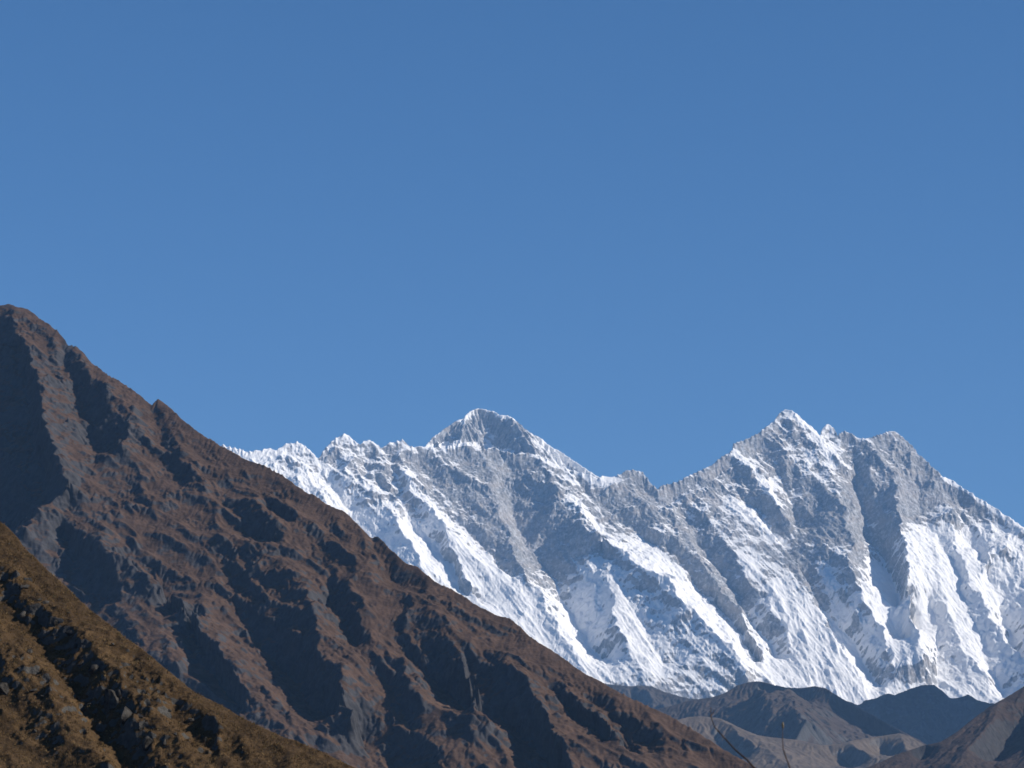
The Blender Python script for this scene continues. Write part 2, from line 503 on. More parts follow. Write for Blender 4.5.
PW = Plane(600, 470, 24200, 47, turn=-4)
cw = 5.5
U, V, B, X, Y, Z, R = terrain(PW, SKY_WALL, WALL_LINES, cw, -4600, 5200, -2400, 500, 1.1, 600, wall_noise, seed=3, warp=(70, 200), hs=0.54,
                              ero=dict(n=30000, batches=2, steps=50, rate=0.10, cap=1.5))
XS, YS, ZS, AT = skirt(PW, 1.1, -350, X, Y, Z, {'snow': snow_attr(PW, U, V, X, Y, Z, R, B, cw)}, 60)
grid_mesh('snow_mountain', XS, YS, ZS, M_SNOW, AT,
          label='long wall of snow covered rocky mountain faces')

# ---------------------------------------------------------------- the summit behind the wall
SKY_SUM = [(380,480),(405,462),(425,446),(432,437),(438,433),(446,427),(455,421),(462,419),(466,414),(470,411),(478,408),(485,409),(495,411),(500,415),(508,415),(515,419),(521,424),(530,432),(540,437),(550,445),(562,452),(575,461),(587,469),(598,476),(620,488),(650,505),(700,530)]
SUM_LINES = [
 (30,300,[(510,416),(522,430),(532,445),(542,462)]),
 (-20,-150,[(478,410),(486,425),(490,445),(492,465)]),
 (10,50,[(466,415),(462,430),(460,450)]),
 (-20,-60,[(452,424),(446,438),(442,455)]),
 (-20,-60,[(560,455),(565,470),(570,490)]),
]
def sum_noise(U, V, below):
    f = smooth(0, 150, below)
    r2 = fbm((U + 0.3 * V) / 150, V / 400, 5, 63, 0.55, True) - 0.45
    return f * r2 * 60 + fbm(U / 60, V / 90, 4, 64) * 10
PS = Plane(500, 412, 27500, 44, turn=-5)
U, V, B, X, Y, Z, R = terrain(PS, SKY_SUM, SUM_LINES, 8.0, -1400, 2000, -900, 500, 1.0, 500, sum_noise, seed=9,
                              ero=dict(n=15000, batches=4, steps=40, rate=0.2, cap=2.5))
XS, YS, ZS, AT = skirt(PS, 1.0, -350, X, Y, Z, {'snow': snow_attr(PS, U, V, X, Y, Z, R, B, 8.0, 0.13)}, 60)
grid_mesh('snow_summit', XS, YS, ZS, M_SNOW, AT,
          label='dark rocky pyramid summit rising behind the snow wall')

# ---------------------------------------------------------------- foothills
def hill_mat(name, grass_a, grass_b, rock, sc, rockbias=0.0, bdist=6, pale=(0.30, 0.27, 0.24), palecut=0.74, rbase=0.0):
    m, n, b = new_mat(name)
    f1 = ntex(n, 1 / sc, 8, 0.65)
    f2 = ntex(n, 1 / (sc * 6), 5, 0.55)
    g = mix(n, ramp(n, f1, [(0.35, 0), (0.65, 1)]), grass_a, grass_b)
    rk = mix(n, ramp(n, ntex(n, 1 / (sc * 0.5), 8, 0.7), [(0.35, 0), (0.7, 1)]), rock, tuple(min(1, c * 1.9) for c in rock))
    rm = mth(n, 'ADD', attr(n, 'rock'), mth(n, 'MULTIPLY', mth(n, 'SUBTRACT', f2, 0.5), 1.1))
    rm = mth(n, 'ADD', rm, mth(n, 'MULTIPLY', mth(n, 'SUBTRACT', f1, 0.5), 1.8))
    rm = mth(n, 'ADD', rm, rbase)
    mr = N(n, 'ShaderNodeMapRange'); mr.interpolation_type = 'SMOOTHSTEP'
    mr.inputs[1].default_value = 0.35 - rockbias; mr.inputs[2].default_value = 0.70 - rockbias
    n.links.new(rm, mr.inputs[0])
    col = mix(n, mr.outputs[0], g, rk)
    pf = ramp(n, ntex(n, 1 / (sc * 1.1), 9, 0.72), [(palecut, 0), (palecut + 0.05, 1)])
    pf = mth(n, 'MULTIPLY', pf, mr.outputs[0])
    col = mix(n, pf, col, pale)
    n.links.new(col, b.inputs['Base Color'])
    bump(n, b, ntex(n, 2.2 / sc, 9, 0.65), bdist, 0.8)
    return m

def rock_attr(X, Y, Z, ref, k=1.0, n=2):
    nn = normals(X, Y, Z)
    return np.clip((ref - blur(nn[..., 2], n)) * k, -0.5, 1)

# shaded far hills right under the wall
SKY_MID = [(300,720),(400,700),(480,690),(540,684),(590,680),(610,684),(630,686),(640,685),(652,686),(665,692),(680,696),(690,698),(700,699),(712,697),(722,694),(760,700),(800,702),(845,700),(852,702),(858,705),(865,700),(875,698),(888,693),(895,695),(905,690),(918,686),(925,684),(935,685),(943,691),(950,698),(960,697),(968,694),(978,700),(990,703),(1010,704),(1060,700),(1120,690)]
MID_LINES = [
 (10,90,[(640,686),(650,700),(670,715),(700,735)]),
 (-5,-60,[(690,699),(700,712),(722,730)]),
 (10,80,[(935,683),(925,710),(915,735),(905,750)]),
 (-10,-80,[(947,704),(950,725),(945,750)]),
 (10,80,[(968,696),(985,725),(1000,750)]),
]
def mid_noise(U, V, below):
    f = smooth(0, 120, below)
    A = U + 0.3 * V
    r1 = fbm(A / 330, V / 600, 5, 111, 0.5, True) - 0.45
    return f * (r1 * 60) + (0.3 + 0.7 * f) * (fbm(U / 60, V / 60, 5, 141, 0.6) * 14 + (fbm((U + 0.3 * V) / 60, V / 140, 5, 143, 0.62, True) - 0.4) * 14)
PM = Plane(800, 688, 15800, 36, turn=14)
M_MID = hill_mat('bluish_hill', (0.05, 0.043, 0.038), (0.075, 0.06, 0.05), (0.06, 0.06, 0.065), 60, 0.1, 6)
U, V, B, X, Y, Z, R = terrain(PM, SKY_MID, MID_LINES, 6.0, -3000, 1900, -1300, 400, 0.7, 350, mid_noise, seed=5, warp=(80, 160),
                              ero=dict(n=30000, batches=2, steps=45, rate=0.15, cap=2.0))
XS, YS, ZS, AT = skirt(PM, 0.7, -350, X, Y, Z, {'rock': rock_attr(X, Y, Z, 0.72, 2.5)}, 35)
grid_mesh('shaded_hills', XS, YS, ZS, M_MID, AT, label='hazy blue hills in shade below the snow wall')

# the brown hill in front of them, its left side in shade
SKY_HILL = [(560,720),(640,712),(670,706),(690,700),(712,697),(722,694),(735,686),(748,682),(760,681),(772,684),(785,687),(800,688),(815,686),(826,688),(835,694),(845,700),(858,707),(870,713),(885,722),(900,730),(920,740),(950,760),(1000,790)]
HILL_LINES = [
 (140,420,[(786,688),(792,697),(797,708),(803,722),(812,745)]),
 (120,330,[(760,683),(765,695),(770,706),(768,718),(762,735)]),
 (-40,-260,[(745,684),(742,700),(738,720),(735,745)]),
 (-20,-150,[(776,690),(783,705),(786,722),(788,745)]),
 (-10,-80,[(832,694),(845,712),(865,730),(890,750)]),
 (20,60,[(724,697),(712,710),(700,725)]),
]
def hill_noise(U, V, below):
    f = smooth(0, 110, below)
    r1 = fbm((U + 0.3 * V) / 200, V / 400, 5, 151, 0.5, True) - 0.45
    return f * (r1 * 20) + (0.2 + 0.8 * f) * (fbm(U / 50, V / 50, 5, 161, 0.6) * 6 + (fbm((U + 0.3 * V) / 42, V / 95, 5, 163, 0.62, True) - 0.4) * 9)
PH = Plane(790, 688, 12300, 36, turn=30)
M_HILL = hill_mat('brown_hill', (0.05, 0.038, 0.031), (0.075, 0.056, 0.044), (0.05, 0.048, 0.046), 60, 0.0, 5)
U, V, B, X, Y, Z, R = terrain(PH, SKY_HILL, HILL_LINES, 4.5, -1300, 1000, -800, 300, 0.7, 300, hill_noise, seed=8, warp=(40, 120),
                              ero=dict(n=20000, batches=2, steps=45, rate=0.15, cap=2.0))
XS, YS, ZS, AT = skirt(PH, 0.7, -350, X, Y, Z, {'rock': rock_attr(X, Y, Z, 0.74, 2.5)}, 25)
grid_mesh('brown_hill', XS, YS, ZS, M_HILL, AT, label='brown hill with a lit right side before the shaded hills')

# mountain added out of view on the right, sized to shade the far hills
uu = np.arange(-3300, 4200, 30.0); vv = np.arange(-3600, 4200, 30.0)
UU, VV = np.meshgrid(uu, vv)
WU = UU + 260 * fbm(UU / 1500, VV / 1500, 4, 172); WV = VV + 260 * fbm(UU / 1500 + 9, VV / 1500, 4, 173)
rad = np.hypot(WU, WV / 1.2) + 1
spur = fbm(WU / rad * 1.6 + 5, WV / rad * 1.6, 3, 174) * 0.28 * smooth(0, 900, rad)
ZZ = 4550 - 1.95 * rad * (1 + spur) + 0.00010 * rad ** 2 + 620 * (fbm(UU / 900, VV / 900, 6, 171, 0.55, True) - 0.5) * smooth(0, 700, rad)
ZZ = np.maximum(ZZ, -350 + 0 * rad)
NZ = normals(UU, VV, ZZ)[..., 2]
grid_mesh('shading_mountain', UU + 5050, VV + 14100, ZZ, M_SNOW, {'snow': smooth(600, 2600, ZZ) * 0.5 + (blur(NZ, 1) - 0.45) * 1.4 + 0.1}, label='unseen rocky mountain added to shade the far hills')

# tan low hills in the valley
SKY_TAN = [(560,690),(600,702),(640,712),(675,720),(688,717),(700,716),(720,718),(733,724),(745,730),(758,735),(770,737),(800,740),(820,745),(840,744),(850,741),(865,738),(880,736),(900,733),(910,736),(918,741),(927,746),(940,752),(960,760),(1000,775),(1060,790)]
TAN_LINES = [
 (3,45,[(900,734),(905,745),(915,758),(930,775)]),
 (-5,-40,[(880,738),(880,750),(890,765)]),
 (3,45,[(850,742),(862,750),(880,760),(900,775)]),
 (-5,-40,[(825,746),(840,760),(855,775)]),
 (3,40,[(720,719),(745,737),(775,755),(800,775)]),
 (-3,-40,[(690,720),(715,740),(740,765)]),
]
def tan_noise(U, V, below):
    f = smooth(0, 90, below)
    r1 = fbm(U / 240, V / 400, 4, 211, 0.45, True) - 0.45
    return f * (r1 * 12) + f * (fbm(U / 60, V / 90, 5, 241) * 6 + (fbm(U / 35, V / 60, 5, 243, 0.6, True) - 0.4) * 4) + fbm(U / 20, V / 30, 3, 242) * 1.2
PT = Plane(760, 735, 10500, 24, turn=4)
M_TAN = hill_mat('tan_hill', (0.10, 0.077, 0.058), (0.15, 0.115, 0.085), (0.10, 0.09, 0.08), 45, -0.1, 4, (0.42, 0.38, 0.32), 0.68)
U, V, B, X, Y, Z, R = terrain(PT, SKY_TAN, TAN_LINES, 4.0, -1000, 1300, -900, 300, 0.5, 220, tan_noise, seed=6,
                              ero=dict(n=15000, batches=2, steps=40, rate=0.12, cap=2.0))
XS, YS, ZS, AT = skirt(PT, 0.5, -350, X, Y, Z, {'rock': rock_attr(X, Y, Z, 0.80, 2.5)}, 15)
grid_mesh('tan_foothills', XS, YS, ZS, M_TAN, AT, label='low tan foothills on the valley floor')

# dark hillside entering from the right
SKY_RT = [(1250,560),(1180,600),(1120,635),(1060,668),(1024,686),(1010,695),(990,706),(975,717),(955,733),(940,742),(925,745),(900,753),(880,762),(865,768),(830,785),(790,800)]
RT_LINES = [
 (5,40,[(1000,702),(990,722),(975,740),(960,760),(950,790)]),
 (-5,-45,[(1024,700),(1024,720),(1010,745),(990,775)]),
 (10,50,[(1080,670),(1060,710),(1040,745),(1024,780)]),
 (-5,-30,[(960,732),(945,745),(920,765)]),
]
def rt_noise(U, V, below):
    f = smooth(0, 50, below)
    A = U - 0.4 * V
    r1 = fbm(A / 140, V / 260, 5, 311, 0.5, True) - 0.45
    return f * (r1 * 12) + f * (fbm(U / 40, V / 50, 5, 341, 0.6) * 4.5 + (fbm((U - 0.4 * V) / 24, V / 50, 5, 343, 0.62, True) - 0.4) * 5) + fbm(U / 12, V / 16, 3, 342) * 0.8
PR = Plane(990, 706, 7200, 30, turn=16)
M_RT = hill_mat('dark_hill', (0.040, 0.028, 0.023), (0.070, 0.047, 0.035), (0.034, 0.032, 0.032), 26, 0.0, 4)
U, V, B, X, Y, Z, R = terrain(PR, SKY_RT, RT_LINES, 2.5, -600, 760, -420, 200, 0.6, 150, rt_noise, seed=7,
                              ero=dict(n=15000, batches=2, steps=40, rate=0.12, cap=2.0))
XS, YS, ZS, AT = skirt(PR, 0.6, -350, X, Y, Z, {'rock': rock_attr(X, Y, Z, 0.74, 2.5)}, 12)
grid_mesh('dark_hillside', XS, YS, ZS, M_RT, AT, label='dark hillside running down into the valley')

# ---------------------------------------------------------------- the brown ridge
SKY_RIDGE = [(-200,300),(-100,330),(-60,322),(-30,310),(-12,306),(0,305),(10,304),(18,307),(28,309),(36,315),(43,320),(50,325),(57,330),(63,337),(68,345),(72,345),(78,347),(84,353),(92,363),(103,371),(112,377),(122,382),(135,391),(148,402),(152,405),(158,399),(163,402),(172,409),(180,417),(188,424),(196,430),(203,435),(212,440),(222,446),(232,451),(245,459),(258,463),(270,468),(282,475),(295,484),(305,491),(314,495),(325,502),(337,509),(343,510),(350,516),(360,526),(370,537),(377,536),(385,543),(395,553),(405,562),(418,567),(430,577),(440,584),(450,588),(462,595),(475,604),(488,611),(500,616),(510,618),(520,626),(530,636),(540,643),(552,650),(565,659),(578,669),(590,676),(600,681),(612,688),(630,697),(650,707),(670,716),(690,727),(710,740),(725,750),(740,758),(760,770),(800,792),(850,815)]
RIDGE_LINES = [
 (15,80,[(12,308),(22,338),(34,368),(42,408),(52,442),(64,472),(72,482)]),
 (80,40,[(72,482),(58,494),(42,508),(26,530)]),
 (-60,-110,[(-20,330),(-30,400),(-20,470),(0,520),(15,545)]),
 (-20,-20,[(20,345),(26,380),(30,420),(36,460),(46,490)]),
 (10,40,[(70,348),(85,366),(104,384),(121,400),(128,411),(126,430),(122,446)]),
 (-8,-30,[(64,350),(62,364),(78,386),(90,420),(92,446),(106,456)]),
 (5,25,[(96,460),(82,478),(72,496),(66,515)]),
 (25,55,[(66,520),(80,524),(99,539),(114,553),(140,569),(166,589),(196,611),(216,642),(240,676),(262,702),(290,735)]),
 (-30,-45,[(66,535),(78,558),(66,575),(82,592),(104,612)]),
 (20,30,[(114,566),(130,584),(150,609),(166,640),(180,660)]),
 (-15,-25,[(120,562),(140,576),(160,596),(186,622),(204,652),(222,684),(242,716)]),
 (10,30,[(228,494),(246,497),(262,508),(276,522),(286,538)]),
 (-8,-22,[(224,502),(240,520),(256,534),(278,548)]),
 (8,24,[(268,492),(284,501),(295,520)]),(-6,-16,[(262,494),(276,512),(290,526)]),
 (15,60,[(222,541),(234,532),(253,538),(280,557),(292,573),(302,582),(317,613),(323,652),(343,663),(340,690),(352,716)]),
 (-12,-60,[(220,552),(230,574),(236,600),(245,634),(265,654),(301,698),(334,724),(366,752),(400,775)]),
 (10,22,[(330,560),(345,590),(360,620),(375,645)]),
 (-8,-22,[(320,560),(332,592),(346,622),(356,650)]),
 (15,48,[(400,616),(413,604),(434,608),(448,637),(462,662),(476,694),(490,720)]),
 (-10,-40,[(396,632),(414,659),(436,680),(462,702),(490,730)]),
 (10,25,[(372,660),(386,656),(404,659),(412,680),(425,705)]),
 (-8,-24,[(376,670),(390,688),(402,712),(412,745),(418,775)]),
 (15,58,[(466,660),(486,647),(502,653),(518,671),(536,693),(552,722),(564,745),(574,770)]),
 (-12,-50,[(465,668),(472,690),(472,704),(492,719),(518,735),(545,760),(565,790)]),
 (10,40,[(546,676),(562,681),(583,703),(601,713),(614,731),(645,756),(675,785)]),
 (-8,-32,[(550,690),(563,706),(582,724),(604,740),(632,765)]),
 (6,16,[(360,528),(366,545),(372,570),(385,600)]),(-6,-14,[(372,540),(386,562),(398,590)]),
 (5,12,[(158,400),(170,425),(180,455),(196,490)]),(-2,-7,[(150,406),(158,430),(168,460),(180,492)]),
 (8,20,[(290,640),(300,632),(305,640)]),
 (8,20,[(420,720),(432,712),(445,730),(460,760)]),
 (8,20,[(600,690),(625,708),(655,728),(690,750)]),(-5,-14,[(590,700),(615,722),(650,748)]),
]
def ridge_noise(U, V, below):
    f = smooth(0, 55, below)
    q = U * 0.64 - V * 0.77; p = U * 0.77 + V * 0.64 + 14 * fbm(U / 90, V / 90, 3, 405)
    r1 = fbm(p / 52, q / 150, 5, 411, 0.55, True) - 0.45
    r2 = fbm(p / 20, q / 42, 5, 423, 0.6, True) - 0.45
    r3 = fbm(U / 11, V / 11, 5, 431, 0.6)
    md = 0.2 + 1.2 * smooth(-0.3, 0.4, fbm(U / 110 + 3, V / 90, 3, 447))
    tooth = (fbm(U / 14, V / 20, 4, 443) * 2.5 + (fbm(U / 9, V / 30, 3, 445, 0.6, True) - 0.4) * 3.5 * smooth(-0.1, 0.3, fbm(U / 60, V / 300, 2, 446))) * np.exp(-below / 9)
    crag = smooth(-0.05, 0.3, fbm(p / 45 + 8, q / 90, 4, 451))
    r5 = fbm(p / 8, q / 13, 5, 453, 0.65, True) - 0.4
    return f * (r1 * 11 + r2 * 3.6 * md + fbm(U / 45, V / 45, 4, 449) * 4) + (0.3 + 0.7 * f) * r3 * 0.9 * (0.5 + md) + tooth + (0.3 + 0.7 * f) * r5 * (0.4 + 3.4 * crag)
PB = Plane(370, 537, 4000, 38, turn=8)
M_RIDGE = hill_mat('brown_ridge', (0.050, 0.031, 0.021), (0.100, 0.061, 0.041), (0.036, 0.035, 0.037), 26, 0.0, 2.6, (0.26, 0.24, 0.21), 0.70, 0.22)
cb = 1.5
U, V, B, X, Y, Z, R = terrain(PB, SKY_RIDGE, RIDGE_LINES, cb, -860, 720, -760, 140, 0.9, 70, ridge_noise, seed=12, warp=(12, 24), hs=0.45,
                              ero=dict(n=40000, batches=2, steps=50, rate=0.12, cap=1.5))
XS, YS, ZS, AT = skirt(PB, 0.9, -350, X, Y, Z, {'rock': rock_attr(X, Y, Z, 0.68, 2.6) + 0.28 * smooth(-150, -420, U + 0.3 * V)}, 14)
grid_mesh('brown_ridge', XS, YS, ZS, M_RIDGE, AT, label='steep brown ridge with dark gullies falling to the right')

# ---------------------------------------------------------------- the near grassy hillside
SKY_NEAR = [(-300,330),(-200,375),(-120,430),(-50,485),(-20,508),(0,521),(8,527),(18,538),(25,548),(35,557),(50,572),(65,585),(80,600),(95,613),(110,624),(125,637),(140,647),(153,657),(165,668),(180,680),(195,692),(205,697),(225,707),(240,716),(256,724),(280,735),(300,742),(325,753),(350,765),(380,778),(450,815),(520,850)]
NEAR_LINES = [
 (0.6,1.9,[(0,562),(18,590),(40,607),(62,618),(84,630),(100,652),(120,676),(140,700),(160,720),(184,745),(205,770),(235,805)]),
 (-0.6,-2.0,[(0,598),(25,622),(42,640),(58,668),(78,700),(100,732),(128,765),(155,800)]),
 (0.4,1.0,[(-20,620),(10,650),(35,680),(62,708),(84,735),(110,775)]),
 (-0.3,-0.8,[(-10,660),(10,700),(30,740),(50,780)]),
 (0.3,0.8,[(150,660),(180,690),(215,720),(250,750),(280,780)]),
 (-0.3,-0.7,[(130,655),(155,690),(185,722),(220,760)]),
]
def near_noise(U, V, below):
    f = smooth(0, 5, below)
    A = U + 0.5 * V + 1.5 * fbm(U / 6, V / 6, 3, 505)
    r1 = fbm(A / 7, V / 15, 4, 511, 0.5, True) - 0.45
    blk = fbm(U / 3.2, V / 3.2, 4, 523)
    blk2 = fbm(U / 1.3, V / 1.3, 3, 529)
    m = smooth(0.05, 0.45, fbm((U + 0.6 * V) / 6, V / 14, 3, 517) + 0.1)
    near_band = 1.0
    return f * r1 * 0.8 + (0.3 + 0.7 * f) * (blk * (0.25 + 0.4 * m) + blk2 * (0.12 + 0.35 * m) + fbm(U / 0.5, V / 0.5, 2, 531) * 0.08) + f * m * np.floor((blk + 1) * 4) / 4 * 0.35
PN = Plane(180, 680, 300, 36, turn=8)
cn = 0.14
m, n, b = new_mat('grassy_slope')
f1 = ntex(n, 1 / 1.2, 8, 0.7); f2 = ntex(n, 1 / 6.0, 4, 0.5)
g = mix(n, ramp(n, f1, [(0.3, 0), (0.7, 1)]), (0.036, 0.022, 0.011), (0.125, 0.076, 0.035))
g = mix(n, ramp(n, f2, [(0.45, 0), (0.62, 1)]), g, (0.062, 0.038, 0.018))
rk = mix(n, ntex(n, 1 / 0.8, 6, 0.6), (0.022, 0.021, 0.020), (0.13, 0.122, 0.11))
col = mix(n, ramp(n, mth(n, 'ADD', attr(n, 'rock'), mth(n, 'MULTIPLY', mth(n, 'SUBTRACT', f1, 0.5), 0.8)), [(0.4, 0), (0.55, 1)]), g, rk)
n.links.new(col, b.inputs['Base Color'])
bump(n, b, ntex(n, 2.5, 7, 0.7), 0.25, 1.0)
M_NEAR = m
U, V, B, X, Y, Z, R = terrain(PN, SKY_NEAR, NEAR_LINES, cn, -46, 34, -52, 10, 0.8, 6, near_noise, seed=21, warp=(1.6, 2.0), hs=0.6)
XS, YS, ZS, AT = skirt(PN, 0.8, -85, X, Y, Z, {'rock': rock_attr(X, Y, Z, 0.60, 2.6, 1)}, 0.8)
grid_mesh('grassy_hillside', XS, YS, ZS, M_NEAR, AT, label='near grassy hillside with rocks')
NEAR = (U, V, B, X, Y, Z)

# tufts of dry grass on it
def tufts():
    rng = np.random.default_rng(4)
    h, w_ = Z.shape
    px, py = PN.px(X, Y, Z)
    vis = (B > 0.0) & (px > -40) & (px < 400) & (py < 800)
    ok = vis & (normals(X, Y, Z)[..., 2] > 0.55)
    dens = smooth(-0.2, 0.3, fbm(U / 1.5, V / 1.5, 3, 600)) * 0.9 + 0.1
    ok &= rng.random(Z.shape) < dens * 0.34
    j, i = np.nonzero(ok)
    k = len(i)
    P = np.stack([X[j, i], Y[j, i], Z[j, i]], -1) + np.concatenate([rng.normal(0, 0.05, (k, 2)), np.full((k, 1), -0.02)], 1)
    nb = 5
    vs = np.zeros((k, nb, 3, 3))
    a = rng.uniform(0, 2 * math.pi, (k, nb)); ln = rng.uniform(0.10, 0.30, (k, nb)) * (0.6 + 0.7 * rng.random((k, 1)))
    lean = rng.uniform(0.2, 0.9, (k, nb))
    wv = 0.022
    dx, dy = np.cos(a), np.sin(a)
    base = P[:, None, :] + np.stack([dx, dy, 0 * dx], -1) * 0.05
    vs[:, :, 0] = base + np.stack([-dy, dx, 0 * dx], -1) * wv
    vs[:, :, 1] = base - np.stack([-dy, dx, 0 * dx], -1) * wv
    vs[:, :, 2] = base + np.stack([dx * lean * ln, dy * lean * ln, ln], -1)
    return vs.reshape(-1, 3), rng.random(k).repeat(nb * 3)
tv, tc = tufts()
me = bpy.data.meshes.new('dry_grass')
me.vertices.add(len(tv)); me.vertices.foreach_set('co', tv.astype(np.float32).reshape(-1))
nf = len(tv) // 3
me.loops.add(nf * 3); me.polygons.add(nf)
me.loops.foreach_set('vertex_index', np.arange(nf * 3, dtype=np.int32))
me.polygons.foreach_set('loop_start', np.arange(0, nf * 3, 3, dtype=np.int32))
me.polygons.foreach_set('loop_total', np.full(nf, 3, dtype=np.int32))
at = me.attributes.new('tone', 'FLOAT', 'POINT'); at.data.foreach_set('value', tc.astype(np.float32))
me.update(calc_edges=True)
m, n, b = new_mat('dry_grass')
col = ramp(n, attr(n, 'tone'), [(0.0, (0.045, 0.028, 0.013)), (0.5, (0.12, 0.075, 0.032)), (0.88, (0.25, 0.17, 0.08)), (1.0, (0.045, 0.05, 0.018))])
n.links.new(col, b.inputs['Base Color'])
me.materials.append(m)
o = bpy.data.objects.new('dry_grass', me); C.objects.link(o)
o['kind'] = 'stuff'; o['label'] = 'dry golden grass tufts covering the near hillside'; o['category'] = 'grass'
print('tuft faces', nf)

# boulders and outcrops lying in the grass
import bmesh
m, n, b = new_mat('boulder_rock')
col = mix(n, ramp(n, ntex(n, 1.7, 8, 0.7), [(0.35, 0), (0.68, 1)]), (0.016, 0.015, 0.014), (0.09, 0.082, 0.072))
n.links.new(col, b.inputs['Base Color'])
bump(n, b, ntex(n, 5.0, 7, 0.7), 0.15, 0.9)
M_ROCK = m
def near_point(px, py):
    h, w_ = Z.shape
    if not hasattr(near_point, 'c'):
        near_point.c = PN.px(X, Y, Z)
    a, c = near_point.c
    d = (a - px) ** 2 + (c - py) ** 2 + np.where(B > 0, 0, 1e6)
    k = int(np.argmin(d)); j, i = divmod(k, w_)
    return np.array([X[j, i], Y[j, i], Z[j, i]])
def boulder(px, py, size, label, group=None, seed=0, stretch=(1, 1, 1), name='boulder'):
    rng = np.random.default_rng(seed)
    bm = bmesh.new(); bmesh.ops.create_icosphere(bm, subdivisions=4, radius=1.0)
    P = np.array([v.co[:] for v in bm.verts])
    # cleaved faces: cut by random planes, then roughen
    for k in range(14):
        nn = rng.normal(0, 1, 3); nn /= np.linalg.norm(nn)
        c = rng.uniform(0.35, 0.75)
        dd = P @ nn
        P = P - np.clip(dd - c, 0, None)[:, None] * nn
    o1, o2 = rng.uniform(0, 90, 2)
    P *= (1 + 0.12 * fbm(P[:, 0] * 1.5 + P[:, 2] + o1, P[:, 1] * 1.5 - P[:, 2] + o2, 4, seed + 3))[:, None]
    P = P * np.array(stretch) * size
    for v, q in zip(bm.verts, P): v.co = q
    me = bpy.data.meshes.new(name); bm.to_mesh(me); bm.free()
    me.materials.append(M_ROCK)
    o = bpy.data.objects.new(name, me); C.objects.link(o)
    c = near_point(px, py)
    o.location = c + np.array([0, 0, -size * stretch[2] * 0.25])
    o.rotation_euler = (rng.uniform(-.3, .3), rng.uniform(-.2, .5), rng.uniform(0, 6))
    o['label'] = label; o['category'] = 'boulder' if name == 'boulder' else 'outcrop'
    if group: o['group'] = group
    return o
boulder(112, 700, 1.5, 'largest grey rock outcrop with a pale upright face on the near grassy spur', None, 1, (0.9, 0.9, 1.5), 'rock_outcrop')
boulder(128, 712, 1.3, 'broad dark rock outcrop just right of and below the largest pale one', None, 2, (1.2, 0.9, 1.1), 'rock_outcrop')
boulder(29, 652, 0.62, 'single pale pointed boulder in the grass beside the dark gully', None, 3, (0.8, 0.8, 1.3))
boulder(96, 668, 0.9, 'dark rock outcrop on the spur directly above the largest pale one', None, 4, (1, 0.9, 1.3), 'rock_outcrop')
boulder(70, 632, 0.8, 'low dark outcrop high on the near spur, between dark gully and grassy crest', None, 6, (1.3, 0.9, 0.9), 'rock_outcrop')
boulder(150, 742, 0.9, 'lowest of the dark outcrops along the near spur, close to the bottom edge', None, 7, (0.9, 0.9, 1.2), 'rock_outcrop')
boulder(6, 690, 1.0, 'dark jagged outcrop at the left edge of the picture', None, 5, (0.9, 1, 1.4), 'rock_outcrop')
rg = np.random.default_rng(77)
spots = [(200,740),(188,728),(215,745),(172,722),(60,735),(34,735),(12,655),(30,690),(10,548),(14,583),(24,588),(34,600),(22,607),(44,612),(52,622),(60,636),(70,633),(78,640),(86,648),(88,664),(76,655),(100,682),(120,694),(134,700),(140,716),(150,724),(120,724),(92,700),(106,718),(44,700),(46,722),(20,668),(158,742),(166,752),(150,700),(138,694),(170,708),(192,764),(108,654),(112,668),(180,735),(64,612)]
for k, (a, c) in enumerate(spots):
    boulder(a + rg.normal(0, 4.5), c + rg.normal(0, 4.5), float(rg.uniform(0.15, 0.8) * rg.uniform(0.5, 1)), 'small grey boulder half sunk in the dry grass of the near hillside',
            'boulders in the grass of the near hillside', 100 + k, tuple(rg.uniform(0.7, 1.25, 3)))

# ---------------------------------------------------------------- valley ground out to the horizon
rr = np.concatenate([[0.0], np.geomspace(0.6, 60000, 220)])
th = np.linspace(-math.pi, math.pi, 361)
TH, RR = np.meshgrid(th, rr)
X, Y = RR * np.sin(TH), RR * np.cos(TH)
def ground_z(X, Y):
    r = np.hypot(X, Y)
    z = -0.16 * np.clip(r - 25, 0, 1500) - 0.02 * np.clip(r - 1500, 0, 6000) * 0
    z = z + np.clip(r - 6000, 0, 14000) * 0.045
    z = z + 1.3 * np.exp(-((X - 1.4) ** 2 / 6 + (Y - 8.3) ** 2 / 5))
    z = z + fbm(X / 4 + 9, Y / 4, 3, 700) * 0.12 * smooth(1, 5, r) * (r < 200)
    z = z + fbm(X / 900, Y / 900, 4, 710) * 60 * smooth(1500, 4000, r)
    return z
Zg = ground_z(X, Y)
M_GR = hill_mat('valley_ground', (0.09, 0.06, 0.035), (0.13, 0.09, 0.05), (0.10, 0.09, 0.08), 8, -0.1, 0.3)
grid_mesh('valley_ground', X, Y, Zg, M_GR, {'rock': Zg * 0}, label='brown valley ground', flip=True)

